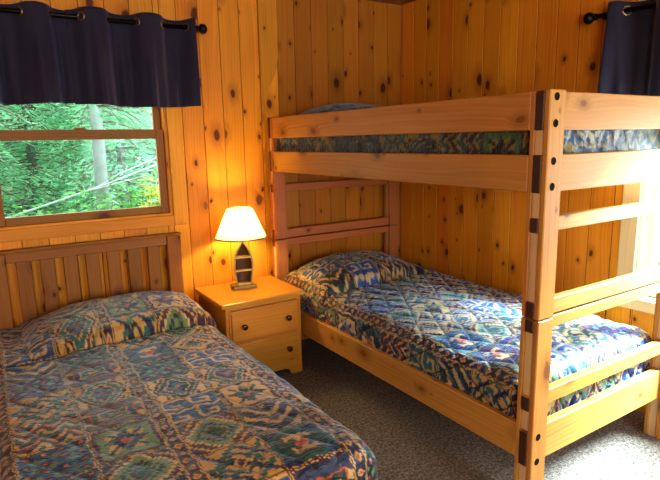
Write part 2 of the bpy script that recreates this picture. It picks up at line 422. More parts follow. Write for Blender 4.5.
# ------------------------------------------------------------------ curtain rods + grommet valances
def to_plane(plane, a, d, z):                       # a along wall, d into the room
    return (a, -d, z) if plane == 'y' else (-d, a, z)
def rod(plane, a0, a1, dep, z, label):
    c = to_plane(plane, (a0+a1)/2, dep, z); r = thing('curtain_rod', c, label, 'curtain rod', 'black curtain rods')
    MB().tube([to_plane(plane, a0, dep, z), to_plane(plane, a1, dep, z)], 0.0125, 16).build('pole', BLACK, r)
    for e, sg in ((a0, -1), (a1, 1)):
        ax = Vector(to_plane(plane, 1, 0, 0))*sg
        M = Matrix.Translation(Vector(to_plane(plane, e, dep, z))) @ ax.to_track_quat('Z', 'Y').to_matrix().to_4x4()
        MB().lathe([(0.013, -0.012), (0.017, -0.006), (0.017, 0.002), (0.011, 0.006), (0.014, 0.012), (0.024, 0.018), (0.0285, 0.030), (0.0285, 0.038), (0.024, 0.050), (0.013, 0.058), (0.0, 0.060)], M).build('finial', BLACK, r)
    for e in (a0+0.035, a1-0.035):
        mb = MB().tube([to_plane(plane, e, 0.004, z-0.01), to_plane(plane, e, dep-.01, z-.010)], 0.006, 10)
        M = Matrix.Translation(Vector(to_plane(plane, e, 0.0, z-.01))) @ Vector(to_plane(plane, 0, 1, 0)).to_track_quat('Z', 'Y').to_matrix().to_4x4()
        mb.lathe([(0.0, 0.001), (0.024, 0.001), (0.024, 0.005), (0.008, 0.008)], M)
        mb.build('bracket', BLACK, r)
    return r
def valance(plane, a0, a1, dep, z0, z1, zr, x0, wl, label, amp=0.044, sag=0.0):
    """cloth waves in front of the rod at x0 + n*wl and behind it halfway between"""
    na, nz = int((a1-a0)/0.008), 44; mb = MB(); rr = (0.5, 0.5)
    def off(a, z):
        t = (z1-z)/(z1-z0); ph = 2*PI*(a-x0)/wl
        w = math.tanh(2.0*math.cos(ph+0.25*math.sin(3*z+a*5)))*0.98
        w = w*(0.9-0.25*t)+0.35*t*math.sin(2.3*ph+1.0)+0.22*t*math.sin(0.7*ph+2*t)
        fl = 0.012*t*math.sin(a*23+2)
        return dep+amp*w*(1.0)+0.010*t*math.sin(4.1*ph+2)+fl+0.012*t
    for j in range(nz+1):
        for i in range(na+1):
            a = a0+(a1-a0)*i/na; z = z1+(z0-z1)*j/nz
            zz = z+(0.007*math.cos(2*PI*(a-x0)/wl) if j == 0 else 0)-0.006*math.sin(a*9)*(j/nz)
            mb.v.append(to_plane(plane, a, off(a, z), zz))
    for j in range(nz):
        for i in range(na):
            k = j*(na+1)+i; mb.face([k, k+1, k+na+2, k+na+1], [(i*.01, j*.01)]*4, rr, 0, True)
    c = Vector(to_plane(plane, (a0+a1)/2, dep, z0)); root = thing('curtain_valance', c, label, 'curtain', 'dark navy grommet valances')
    o = mb.build('cloth_panel', NAVY, root)
    sol = o.modifiers.new('thickness', 'SOLIDIFY'); sol.thickness = 0.002
    # grommets where the cloth crosses the rod
    n0 = math.ceil((a0-x0)/(wl/2)-0.5); k = n0
    while True:
        a = x0+wl/4+k*wl/2
        if a > a1-0.01: break
        if a > a0+0.01:
            e = 0.004
            p = Vector(to_plane(plane, a, dep, zr)); t = (Vector(to_plane(plane, a+e, off(a+e, zr), zr))-Vector(to_plane(plane, a-e, off(a-e, zr), zr))).normalized()
            nrm = t.cross(Vector((0, 0, 1)))
            M = Matrix.Translation(Vector(to_plane(plane, a, off(a, zr), zr))) @ nrm.to_track_quat('Z', 'Y').to_matrix().to_4x4()
            pr = [(0.0195+0.0055*math.cos(w), 0.0045*math.sin(w)) for w in [2*PI*q/10 for q in range(11)]]
            MB().lathe(pr, M, 24).build('grommet', BRONZE, root)
        k += 1
    return root
RZA = 2.078
rod('y', -2.99, -1.612, 0.09, RZA, 'black curtain rod with ball finial above the window over the slatted headboard')
valance('y', -2.97, -2.285, 0.09, 1.638, 2.118, RZA, -2.44, 0.28, 'dark navy valance panel hanging over the left half of the forest window')
valance('y', -2.300, -1.632, 0.094, 1.632, 2.122, RZA, -2.165, 0.28, 'dark navy valance panel hanging over the right half of the forest window')
RZB = 2.008
rod('x', -3.05, -1.592, 0.08, RZB, 'black curtain rod with ball finial on the wall beside the bunk footboard')
valance('x', -3.00, -1.678, 0.08, 1.60, 2.050, RZB, -1.678, 0.28, 'dark navy valance above the bright window behind the bunk footboard')

# ------------------------------------------------------------------ bunk bed
XL, XR = -1.165, -0.117
PW = 0.086
A1, A2, A3 = 0.022, 0.056, 0.076
YF = -2.135; YH = -0.044
bunk = thing('bunk_bed', ((XL+XR)/2, -1.09, 0), 'pine bunk bed with bolted double-board posts and flat rails in the corner', 'bunk bed')
RAILS_U = [(1.446, 1.575), (1.234, 1.363), (1.095, 1.146), (0.785, 0.844)]
RAILS_L = [(0.731, 0.777), (0.427, 0.485), (0.204, 0.346)]
def bolt_disc(x, y, z, parent):
    M = Matrix.Translation((x, y, z)) @ Matrix.Rotation(PI/2, 4, 'X')
    MB().lathe([(0.0, 0.0006), (0.010, 0.0006), (0.0125, 0.0016), (0.0135, 0.0008), (0.0135, -0.004)], M, 18).build('bolt', BOLT, parent)
for side, xa in (('l', XL), ('r', XR-PW)):
    for end in ('foot', 'head'):
        if end == 'foot': y_out, sg = YF, 1
        else: y_out, sg = YH, -1
        def yy(d0, d1): return tuple(sorted((y_out+sg*d0, y_out+sg*d1)))
        for lo, hi, rails in ((0.784, 1.578, RAILS_U), (0.0, 0.779, RAILS_L)):
            mb = MB(); m = BUNK if end == 'foot' else BUNK_SHADED
            a, b = yy(0, A1); mb.box(xa, xa+PW, a, b, lo, hi, axis=2, bev=0.0035)
            a, b = yy(A2, A3); mb.box(xa, xa+PW, a, b, lo, hi, axis=2, bev=0.0035)
            # spacer blocks between the rails
            zs = sorted([z for r in rails for z in r]); cuts = [lo]+zs+[hi]
            a, b = yy(A1, A2)
            for i in range(0, len(cuts), 2):
                if cuts[i+1]-cuts[i] > 0.015: mb.box(xa+0.006, xa+PW-0.006, a, b, cuts[i], cuts[i+1], axis=2, bev=0.001, mi=1)
            post = mb.build('post', [m, FILL], bunk)
            if end == 'foot':
                xb = xa+0.034 if side == 'l' else xa+PW-0.034
                for (r0, r1) in rails:
                    if r1-r0 > 0.1:
                        for z in (r0+0.022, r1-0.020): bolt_disc(xb, YF, z, post)
for (z0, z1) in RAILS_U+RAILS_L:                       # end rails sandwiched between the post boards
    for y0, m in ((YF+A1, BUNK), (YH-A2, BUNK_SHADED)):
        MB().box(XL-0.003, XR+0.003, y0, y0+(A2-A1), z0, z1, axis=0, bev=0.003, endmi=1).build('end_rail', [m, ENDG], bunk)
for x in (XL, XR-0.030):                               # long side rails
    for z0, z1 in ((1.446, 1.575), (1.234, 1.363), (0.221, 0.360)):
        if x != XL and z0 > 1.4: continue
        MB().box(x, x+0.030, YF+A3, YH-A3, z0, z1, axis=1, bev=0.004).build('guard_rail' if z0 > 1.4 else 'side_rail', BUNK, bunk)
for z in (0.262, 1.252):                               # slats under both mattresses
    for k in range(12):
        y = -1.98+k*0.162; MB().box(XL+0.031, XR-0.031, y, y+0.07, z, z+0.018, axis=0, bev=0.002).build('bed_slat', FILL, bunk)
for z in (0.242, 1.236):
    for x in (XL+0.030, XR-0.055): MB().box(x, x+0.025, YF+A3, YH-A3, z-0.004, z+0.019, axis=1, bev=0.002).build('slat_ledge', BUNK, bunk)

# ------------------------------------------------------------------ kilim print
TAN=(.46,.29,.09); CRM=(.52,.37,.16); NVY=(.028,.040,.115); TEAL=(.05,.17,.18); PLUM=(.10,.035,.075); SAGE=(.20,.28,.17)
BLU=(.055,.12,.30); RUST=(.48,.11,.04); DKG=(.035,.075,.055); BRN=(.14,.06,.035); LBL=(.22,.36,.45); PUR=(.12,.07,.22)
PAL=np.array([TAN,CRM,NVY,TEAL,PLUM,SAGE,BLU,RUST,DKG,BRN,LBL,PUR])
iTAN,iCRM,iNVY,iTEAL,iPLUM,iSAGE,iBLU,iRUST,iDKG,iBRN,iLBL,iPUR=range(12)
PALP = PAL**np.where(np.arange(12) < 2, 1.0, 1.22)[:, None]
def tile(kind, N=32):
    """one woven motif as palette indices on an N x N grid"""
    y, x = np.mgrid[0:N, 0:N].astype(float); cx = x-(N-1)/2; cy = y-(N-1)/2
    ax, ay = np.abs(cx), np.abs(cy); d = ax+ay; m = np.maximum(ax, ay)
    T = np.zeros((N, N), int)
    if kind == 0:      # hooked lattice, dark green on tan
        T[:] = iTAN; q = (np.floor(x/2)+np.floor(y/2)) % 8; q2 = (np.floor(x/2)-np.floor(y/2)) % 8
        T[(q < 2)] = iDKG; T[(q2 < 2)] = iTEAL; T[(np.abs(d-9) < 1.5)] = iNVY; T[d < 5] = iTAN; T[d < 3] = iPLUM
        T[(np.abs(cx-9) < 2.5)&(ay < 3)] = iDKG; T[(np.abs(cx+9) < 2.5)&(ay < 3)] = iDKG
    elif kind == 1:    # nested stepped diamonds, sage on dark
        T[:] = iPLUM; s = np.floor(ax/2)*2+np.floor(ay/2)*2
        for lim, c in ((16, iCRM), (14, iSAGE), (10, iDKG), (8, iSAGE), (5, iPLUM), (3, iTEAL)): T[s < lim] = c
        T[(m > 13)&(s > 20)] = iNVY; T[(s > 18)&(s < 22)] = iTAN
    elif kind == 2:    # eight-pointed star
        T[:] = iSAGE; T[m > 13] = iPLUM; st = np.minimum(d*0.72, m); T[(m < 9.5)&(d < 16)] = iTAN
        T[((ax < 4.5)&(ay < 11)&(ay+2*ax < 12))|((ay < 4.5)&(ax < 11)&(ax+2*ay < 12))] = iNVY
        T[(np.abs(ax-ay) < 2)&(m < 9)] = iNVY; T[d < 3.5] = iRUST
    elif kind == 3:    # octagon with a barred cross
        T[:] = iTEAL; T[(m < 15)&(d < 21)] = iDKG; T[(m < 13)&(d < 19)] = iNVY; T[(ax < 2)&(ay < 7)] = iTAN
        T[(ay > 5)&(ay < 8)&(ax < 6)] = iTAN; T[(ax > 5)&(ax < 7)&(ay > 3)&(ay < 8)] = iTAN; T[(ay < 1.6)&(ax < 4)] = iRUST
    elif kind == 4:    # rows of little diamonds on navy
        T[:] = iNVY; u = np.abs(x % 8-3.5)+np.abs(y % 8-3.5); T[u < 3.2] = iPUR; T[u < 1.6] = iRUST
        T[(u > 5.2)] = iLBL; T[np.abs(cy) > 13.5] = iTEAL
    elif kind == 5:    # zigzags
        z = (y+np.abs((x % 12)-6)*1.2) % 16; T[:] = iPLUM; T[z < 3] = iCRM; T[(z >= 3)&(z < 6)] = iTEAL; T[(z >= 9)&(z < 11)] = iTAN; T[(z >= 11)&(z < 12)] = iRUST
    elif kind == 6:    # rectangular frames
        T[:] = iPLUM; T[m > 14] = iBRN; T[(ax < 12)&(ay < 9)] = iRUST; T[(ax < 11)&(ay < 8)] = iTEAL
        T[(ax < 8)&(ay < 5)] = iTAN; T[(ax < 7)&(ay < 4)] = iNVY; T[(ax < 3)&(ay < 2)] = iSAGE; T[(ax > 12)&(np.abs(ay-6) < 2)] = iTAN
    elif kind == 7:    # big hexagon medallion
        T[:] = iTAN; h = ax+ay*0.6
        for lim, c in ((15, iPLUM), (13, iCRM), (12, iTEAL), (8.5, iTAN), (7.5, iPLUM), (4, iBLU), (2, iRUST)): T[h < lim] = c
        T[(np.floor(x/2) % 3 == 0)&(h > 16)] = iDKG
    elif kind == 8:    # key fret, cream on blue
        T[:] = iBLU; fx, fy = x % 16, y % 16
        T[(fy < 2)|((fx < 2)&(fy < 13))|((fy > 10)&(fy < 13)&(fx < 11))|((fx > 8)&(fx < 11)&(fy > 5)&(fy < 13))|((fy > 5)&(fy < 8)&(fx > 5)&(fx < 11))] = iCRM
        T[(fx > 12)&(fy > 4)&(fy < 9)] = iTEAL
    elif kind == 9:    # tan arrowheads against teal
        q = (y+ax*0.9) % 11; T[:] = iTEAL; T[q < 4] = iTAN; T[(q >= 4)&(q < 5.5)] = iNVY; T[(m > 13.5)] = iDKG
    return T
TILES = [tile(k) for k in range(10)]
def print_colour(S, T, seed, bright=1.0, cool=0.0):
    """colours of the print at cloth coordinates S (across) and T (along), metres"""
    rs = np.random.RandomState(seed); C = 0.205; B = 0.046        # cell and strip widths
    P = 2*C+B
    S0, T0 = S, T; S = S+0.003*np.sin(T0*61+2*np.sin(S0*23))+0.002*np.sin(T0*170+S0*40); T = T+0.003*np.sin(S0*57+2*np.sin(T0*19))+0.002*np.sin(S0*150-T0*60)
    u = S+20*P; col = np.floor(u/P).astype(int); uu = u-col*P
    strip = uu > 2*C; sub = np.minimum((uu/C).astype(int), 1); cu = uu-sub*C
    tab = rs.permutation(np.tile(np.arange(10), 80)).reshape(20, 40)
    v = T+10.0+(col % 3)*0.09; row = np.floor(v/C).astype(int); cv = v-row*C
    kind = tab[(col*2+sub) % 20, row % 40]
    ii = np.clip((cu/C*32).astype(int), 0, 31); jj = np.clip((cv/C*32).astype(int), 0, 31)
    idx = np.zeros(S.shape, int)
    for k in range(10):
        m = kind == k; idx[m] = TILES[k][jj[m], ii[m]]
    e = 0.0055; edge = (cu < e)|(cu > C-e)|(cv < e)|(cv > C-e); idx[edge] = iTAN
    e = 0.0025; line = (cu < e)|(cu > C-e)|(cv < e)|(cv > C-e); idx[line] = iBRN
    # narrow strips of small diamonds
    su = (uu-2*C)/B; sv = (v/B) % 1; d = np.abs(su-.5)+np.abs(sv-.5)
    si = np.where(d < .16, iRUST, np.where(d < .30, iTAN, np.where(d < .44, iDKG, iPLUM))); si = np.where((su < .1)|(su > .9), iTAN, si)
    idx = np.where(strip, si, idx)
    var = tab[(col*2+sub+7) % 20, (row+11) % 40] % 4
    M4 = np.array([[0,1,2,3,4,5,6,7,8,9,10,11], [0,1,8,2,4,0,6,7,3,9,5,2], [0,1,4,8,9,5,4,7,2,2,0,6], [1,0,6,8,2,1,3,7,4,4,5,2]])
    idx = M4[var, idx]
    c = PALP[idx]*0.86*bright
    # dye shifts slightly over the cloth
    w = 0.5+0.5*np.sin(S*3.1+T*2.3+seed)[..., None]
    c = c*(0.86+0.28*w)
    return np.clip(c, 0, 1)

def coverlet(name, tint, x0, x1, yh, yf, ztop, r, drop_l, drop_r, drop_f, pillow, label, seed, step=0.0045, crown=0.012, quilt=0.0045, flare=1.0, stitch=0.5, cell=0.105, wr=0.005, head_drop=0.0, pile=None):
    """bedspread over a mattress: flat top, rounded edges, sides hanging; pillow = (xc, halfwidth, y_back, y_front, height)"""
    hw = (x1-x0)/2-r; xc = (x0+x1)/2; yflat = yf+r; arc = r*PI/2
    S0, S1 = -(hw+arc+drop_l), hw+arc+drop_r; L = yh-yflat; T0 = 0.0; T1 = L+arc+drop_f
    ns, nt = int((S1-S0)/step), int((T1-T0)/step)
    S, T = np.meshgrid(np.linspace(S0, S1, ns+1), np.linspace(T0, T1, nt+1))
    es = np.where(S > hw, S-hw, np.where(S < -hw, S+hw, 0.0)); et = np.where(T > L, T-L, 0.0)
    e = np.sqrt(es**2+et**2)+1e-9; ds, dt = es/e, et/e
    ho = np.where(e < arc, r*np.sin(np.minimum(e/r, PI/2)), r); dn = np.where(e < arc, r*(1-np.cos(np.minimum(e/r, PI/2))), r+e-arc)
    dmax = np.where(np.abs(ds) > .7, np.where(S < 0, r+drop_l, r+drop_r), r+drop_f)
    corner = (np.abs(ds) > .05)&(dt > .05); lim = r+max(drop_f, min(drop_l, drop_r)); dn = np.where(corner, np.minimum(dn, lim), dn)
    X = xc+np.clip(S, -hw, hw)+ds*ho; Y = yh-np.minimum(T, L)-dt*ho; Z = ztop-dn
    top = np.clip(1-dn/(r*0.8), 0, 1)
    nx = (X-xc)/(hw+r); Z += crown*(1-nx**2)*top
    # hanging folds widen outwards at the bottom
    hang = np.clip((dn-r)/0.25, 0, 1); hang = hang*flare; fold = np.sin((S*0+T)*17+np.sin(T*6))*0.010*hang
    fold2 = np.sin(S*15)*0.010*hang
    X += ds*(fold+0.018*hang)*(np.abs(ds) > .5)+0; Y -= dt*(fold2+0.018*hang)
    puff_n = np.zeros_like(X)
    if pillow:
        pxc, phw, pyb, pyf, ph = pillow
        yc, yl = (pyb+pyf)/2, (pyb-pyf)/2
        un = np.clip(np.abs((X-pxc)/phw), 0, 1); vn = (Y-yc)/yl
        prof = np.where(vn > 0, np.sqrt(np.clip(1-np.abs(vn)**2.2, 0, 1)), np.clip(1-np.abs(vn)**2.6, 0, 1)**0.5)
        Z += ph*prof*np.clip(1-un**2.6, 0, 1)**0.75*np.clip(1-dn/(r*1.6), 0, 1)
        # tucked crease across the whole bed in front of the pillow
        cy = pyf-0.012+0.02*np.sin(X*5+seed); q = (Y-cy)
        Z += (-0.048*np.exp(-(q/0.013)**2)+0.016*np.exp(-((q-0.045)/0.035)**2)+0.010*np.exp(-((q+0.035)/0.03)**2))*np.clip(1-dn/(r*2.2), 0, 1)
        Y = Y-0.022*np.exp(-((q-0.028)/0.022)**2)*np.clip(1-dn/(r*2.2), 0, 1)
    # quilting: diamond stitch lines
    a = (S+T*0.62)/cell; b = (S-T*0.62)/cell
    da = np.abs(a-np.round(a))*cell; db = np.abs(b-np.round(b))*cell; dd = np.minimum(da, db)
    q = quilt*(1-np.exp(-(dd/0.016)**1.4))
    rs = np.random.RandomState(seed+5)
    def lf(sc, amp):
        o = np.zeros_like(X)
        for _ in range(7):
            th = rs.uniform(0, PI); ph = rs.uniform(0, 6.28); k = sc*rs.uniform(.6, 1.6)
            o += np.sin((S*math.cos(th)+T*math.sin(th))*k+ph+1.5*np.sin(k*.4*(S*math.sin(th)-T*math.cos(th))))
        return o*amp/3.5
    q = q+lf(12, wr)+lf(40, wr*0.45)+lf(95, wr*0.16)
    # displace along the cloth normal
    side = np.clip(dn/r, 0, 1)
    X += ds*q*side; Y -= dt*q*side; Z += q*(1-0.8*side)
    col = print_colour(S, T, seed)*np.array(tint)
    col *= (1-stitch*np.exp(-(dd/0.0046)**2))[..., None]
    n = X.size; V = np.stack([X, Y, Z], -1).reshape(-1, 3)
    org = np.array([xc, (yh+yf)/2, ztop]); V -= org
    w = ns+1; g = np.arange(n).reshape(nt+1, w); F = np.stack([g[:-1, :-1], g[1:, :-1], g[1:, 1:], g[:-1, 1:]], -1).reshape(-1, 4)
    me = bpy.data.meshes.new(name); me.vertices.add(n); me.vertices.foreach_set('co', V.ravel().astype(np.float32))
    me.loops.add(F.size); me.loops.foreach_set('vertex_index', F.ravel().astype(np.int32)); me.polygons.add(len(F))
    me.polygons.foreach_set('loop_start', np.arange(0, F.size, 4, dtype=np.int32)); me.update(calc_edges=True)
    at = me.color_attributes.new('print', 'FLOAT_COLOR', 'POINT')
    rgba = np.ones((n, 4), np.float32); rgba[:, :3] = col.reshape(-1, 3); at.data.foreach_set('color', rgba.ravel())
    me.polygons.foreach_set('use_smooth', [True]*len(F)); me.materials.append(QUILT)
    o = bpy.data.objects.new(name, me); o.location = org; COL.objects.link(o)
    return tag(o, label, 'bedspread', 'patterned quilted bedspreads')

def mattress(x0, x1, y0, y1, z0, z1, label):
    o = MB().box(x0, x1, y0, y1, z0, z1, bev=0.045, seg=4).build('mattress', MATT, smooth=True)
    return tag(o, label, 'mattress', 'mattresses under the bedspreads')

# lower bunk
mattress(-1.108, -0.175, -2.03, -0.135, 0.282, 0.478, 'mattress under the bedspread of the lower bunk')
coverlet('bedspread', (1.12, 1.15, 1.35), -1.131, -0.150, -0.127, -2.052, 0.505, 0.055, 0.150, 0.150, 0.15, (-0.70, 0.44, -0.10, -0.61, 0.145),  # bright cool tint paints the blue-white window sheen into the print
         'quilted geometric-print bedspread tucked into the lower bunk, tinted blue for the window light', 3, cell=0.125, quilt=0.009, flare=0.0, stitch=0.85)
# upper bunk
mattress(-1.108, -0.175, -2.03, -0.135, 1.272, 1.465, 'mattress under the bedspread of the upper bunk')
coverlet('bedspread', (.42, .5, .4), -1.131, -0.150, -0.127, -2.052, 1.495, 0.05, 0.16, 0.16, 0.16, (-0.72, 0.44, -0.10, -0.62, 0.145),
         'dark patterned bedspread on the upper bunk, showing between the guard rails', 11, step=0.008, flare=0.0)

# ------------------------------------------------------------------ single bed with slatted headboard
BX0, BX1 = -2.79, -1.79
bed = thing('single_bed', (-2.29, -1.05, 0), 'single bed with brown slatted pine headboard under the forest window', 'bed')
for x in (BX0, BX1-0.085): MB().box(x, x+0.085, -0.080, -0.030, 0, 0.881, axis=2, bev=0.006).build('headboard_post', HEADB, bed)
MB().box(BX0-0.004, BX1+0.004, -0.086, -0.024, 0.882, 0.894, axis=0, bev=0.004).build('headboard_cap', HEADB, bed)
MB().box(BX0+0.085, BX1-0.085, -0.072, -0.034, 0.828, 0.882, axis=0, bev=0.003).build('headboard_rail', HEADB, bed)
MB().box(BX0+0.085, BX1-0.085, -0.072, -0.034, 0.30, 0.38, axis=0, bev=0.003).build('headboard_rail', HEADB, bed)
for k in range(7):
    x = BX0+0.085+0.042+k*(0.83-0.042)/7; MB().box(x, x+0.071, -0.064, -0.042, 0.38, 0.833, axis=2, bev=0.003).build('headboard_slat', HEADB, bed)
for x in (BX0+0.012, BX1-0.040): MB().box(x, x+0.028, -1.99, -0.080, 0.20, 0.31, axis=1, bev=0.004).build('side_rail', HEADB, bed)
MB().box(BX0+0.012, BX1-0.012, -2.018, -1.990, 0.20, 0.31, axis=0, bev=0.004).build('foot_rail', HEADB, bed)
for x in (BX0+0.045, BX1-0.115): MB().box(x, x+0.07, -1.985, -1.915, 0, 0.31, axis=2, bev=0.005).build('leg', HEADB, bed)
for k in range(10):
    y = -1.95+k*0.19; MB().box(BX0+0.041, BX1-0.041, y, y+0.07, 0.225, 0.243, axis=0, bev=0.002).build('bed_slat', FILL, bed)
mattress(-2.755, -1.835, -2.01, -0.10, 0.245, 0.455, 'mattress under the bedspread of the single bed')
coverlet('bedspread', (1.22, 1.02, 0.74), -2.835, -1.800, -0.098, -2.052, 0.485, 0.065, 0.27, 0.27, 0.27, (-2.20, 0.48, -0.075, -0.655, 0.125),
         'quilted tan, green and plum geometric-print bedspread on the single bed', 5, cell=0.13, step=0.0042, quilt=0.005)

# ------------------------------------------------------------------ nightstand
ns = thing('nightstand', (-1.445, -0.26, 0), 'two-drawer pine nightstand with dark knobs between the beds', 'nightstand')
X0, X1, Y0, Y1 = -1.688, -1.200, -0.482, -0.035
MB().box(-1.714, -1.177, -0.502, -0.030, 0.502, 0.526, axis=0, bev=0.006, seg=2).build('top', STAND, ns)
for x in (X0, X1-0.018): MB().box(x, x+0.018, Y0+0.018, Y1, 0.0, 0.502, axis=2, bev=0.002).build('side_panel', STAND, ns)
MB().box(X0+0.018, X1-0.018, Y1-0.012, Y1, 0.06, 0.50, axis=0, bev=0.001).build('back_panel', STAND, ns)
mb = MB()
mb.box(X0, X0+0.030, Y0, Y0+0.018, 0.0, 0.502, axis=2, bev=0.002); mb.box(X1-0.030, X1, Y0, Y0+0.018, 0.0, 0.502, axis=2, bev=0.002)
mb.box(X0+0.030, X1-0.030, Y0, Y0+0.018, 0.478, 0.502, axis=0, bev=0.001); mb.box(X0+0.030, X1-0.030, Y0, Y0+0.018, 0.264, 0.284, axis=0, bev=0.001)
mb.build('face_frame', STAND, ns)
xs0, xs1 = X0+0.030, X1-0.030
ap = [(xs0, 0.0), (xs0+0.045, 0.0), (xs0+0.058, 0.030), (xs0+0.085, 0.045), (xs1-0.085, 0.045), (xs1-0.058, 0.030), (xs1-0.045, 0.0), (xs1, 0.0), (xs1, 0.098), (xs0, 0.098)]
MB().prism(ap, Y0+0.001, Y0+0.018, uvaxis=0).build('base_apron', STAND, ns)
for z0, z1 in ((0.282, 0.476), (0.096, 0.268)):
    mb = MB(); mb.box(X0+0.018, X1-0.018, Y0-0.008, Y0-0.0005, z0, z1, axis=0, bev=0.004, seg=2)
    mb.box(X0+0.030, X1-0.030, Y0-0.016, Y0-0.006, z0+0.012, z1-0.012, axis=0, bev=0.005, seg=2)
    mb.box(X0+0.035, X1-0.035, Y0+0.018, Y1-0.03, z0+0.02, z1-0.03, axis=0, bev=0.001)
    dr = mb.build('drawer', STAND, ns)
    for x in (-1.586, -1.300):
        M = Matrix.Translation((x, Y0-0.016, (z0+z1)/2)) @ Matrix.Rotation(PI/2, 4, 'X')
        MB().lathe([(0.010, 0), (0.008, 0.006), (0.008, 0.012), (0.015, 0.017), (0.0175, 0.022), (0.015, 0.028), (0.008, 0.0305), (0, 0.031)], M, 20).build('knob', KNOB, dr)

# ------------------------------------------------------------------ canoe lamp
LX, LY, LZ = -1.452, -0.205, 0.5275
lamp = thing('table_lamp', (LX, LY, LZ), 'lit table lamp with canoe-shaped base and cream cone shade on the nightstand', 'lamp')
Rl = Matrix.Translation((LX, LY, 0)) @ Matrix.Rotation(math.radians(-8), 4, 'Z')
MB().box(-0.074, 0.074, -0.048, 0.048, LZ, LZ+0.020, bev=0.005, seg=2, M=Rl).build('base_plate', BOAT, lamp)
def hull(rx, ry, z0, z1, y_rim, nz=26, nth=14, mi=0, mb=None, flip=False, z_cut=0.10):
    base = len(mb.v); rings = []
    for i in range(nz+1):
        t = i/nz; tt = z_cut+(1-z_cut)*t
        w = math.sin(PI*min(1, tt*0.93+0.07*tt))**0.72 if tt < 0.999 else 0.0
        w = (math.sin(PI*tt)**0.75) if tt < .5 else (1-((tt-.5)/.5)**2.2)
        if tt < .5: w = 0.52+0.48*math.sin(PI*tt)
        w = max(w, 0.015); z = z0+(z1-z0)*t
        for k in range(nth+1):
            th = PI*k/nth; mb.v.append(tuple(Rl @ Vector((-rx*w*math.cos(th), y_rim+ry*(0.35+.65*w)*math.sin(th), z))))
    for i in range(nz):
        for k in range(nth):
            a = base+i*(nth+1)+k; q = [a, a+1, a+nth+2, a+nth+1]
            mb.face(q[::-1] if flip else q, [(0, 0)]*4, (0.5, 0.5), mi, True)
    return base
mb = MB(); NZ, NTH = 26, 14
b0 = hull(0.064, 0.070, LZ+0.020, LZ+0.300, -0.030, NZ, NTH, 0, mb)
b1 = hull(0.051, 0.057, LZ+0.020, LZ+0.288, -0.030, NZ, NTH, 1, mb, True)
for i in range(NZ):
    for k in (0, NTH):
        a, b = b0+i*(NTH+1)+k, b1+i*(NTH+1)+k; q = [a, a+NTH+1, b+NTH+1, b]
        mb.face(q if k else q[::-1], [(0, 0)]*4, (0.5, 0.5), 0)
mb.build('canoe_hull', [BOAT, BOATIN], lamp)
for z, w in ((0.108, 0.052), (0.190, 0.047)):
    MB().box(-w, w, -0.034, 0.018, LZ+z, LZ+z+0.011, bev=0.002, M=Rl).build('thwart_shelf', BOATSH, lamp)
MB().box(-0.040, 0.040, -0.034, 0.020, LZ+0.0205, LZ+0.034, bev=0.003, M=Rl).build('thwart_shelf', BOATSH, lamp)
mb = MB().tube([(LX, LY, LZ+0.292), (LX, LY, LZ+0.345)], 0.006, 12).lathe([(0.0, LZ+0.335), (0.016, LZ+0.335), (0.018, LZ+0.345), (0.018, LZ+0.375), (0.014, LZ+0.380), (0, LZ+0.38)], Matrix.Translation((LX, LY, 0)))
mb.build('bulb_socket', BRASS, lamp)
ZB, ZT = LZ+0.318, LZ+0.502
mb = MB(); RB, RT = 0.158, 0.074
mb.lathe([(RB, ZB), (RT, ZT)], Matrix.Translation((LX, LY, 0)), 56); shd = mb.build('lamp_shade', SHADE, lamp)
MB().lathe([(RB+.001, ZB-.001), (RB+.002, ZB+.002), (RB-0.001, ZB+.007), (RB-.002, ZB-.001), (RB+.001, ZB-.001)], Matrix.Translation((LX, LY, 0)), 56).build('shade_trim', RIMD, shd)
MB().lathe([(RT+.001, ZT-.005), (RT+.0015, ZT+.001), (RT-0.001, ZT+.001), (RT+.0005, ZT-.005)], Matrix.Translation((LX, LY, 0)), 56).build('shade_trim', RIMD, shd)
mb = MB()
for sg in (-1, 1):
    mb.tube([(LX+sg*0.012, LY, LZ+0.345), (LX+sg*0.040, LY, LZ+0.40), (LX+sg*0.040, LY, LZ+0.45), (LX+sg*0.010, LY, ZT-.004)], 0.0018, 8)
for k in range(3):
    w = k*2*PI/3+.4; mb.tube([(LX, LY, ZT-.004), (LX+RT*math.cos(w), LY+RT*math.sin(w), ZT-.003)], 0.0016, 8)
mb.build('harp', BRASS, lamp)
kb = NT('frosted_bulb'); kb.b.inputs['Base Color'].default_value = (1, .9, .7, 1); kb.b.inputs['Emission Color'].default_value = (1, .72, .38, 1); kb.b.inputs['Emission Strength'].default_value = 25; kb.b.inputs['Alpha'].default_value = 0.15
MB().lathe([(0.012, LZ+.378), (0.016, LZ+.39), (0.028, LZ+.415), (0.030, LZ+.43), (0.026, LZ+.447), (0.014, LZ+.459), (0, LZ+.461)], Matrix.Translation((LX, LY, 0))).build('bulb', kb.m, lamp)

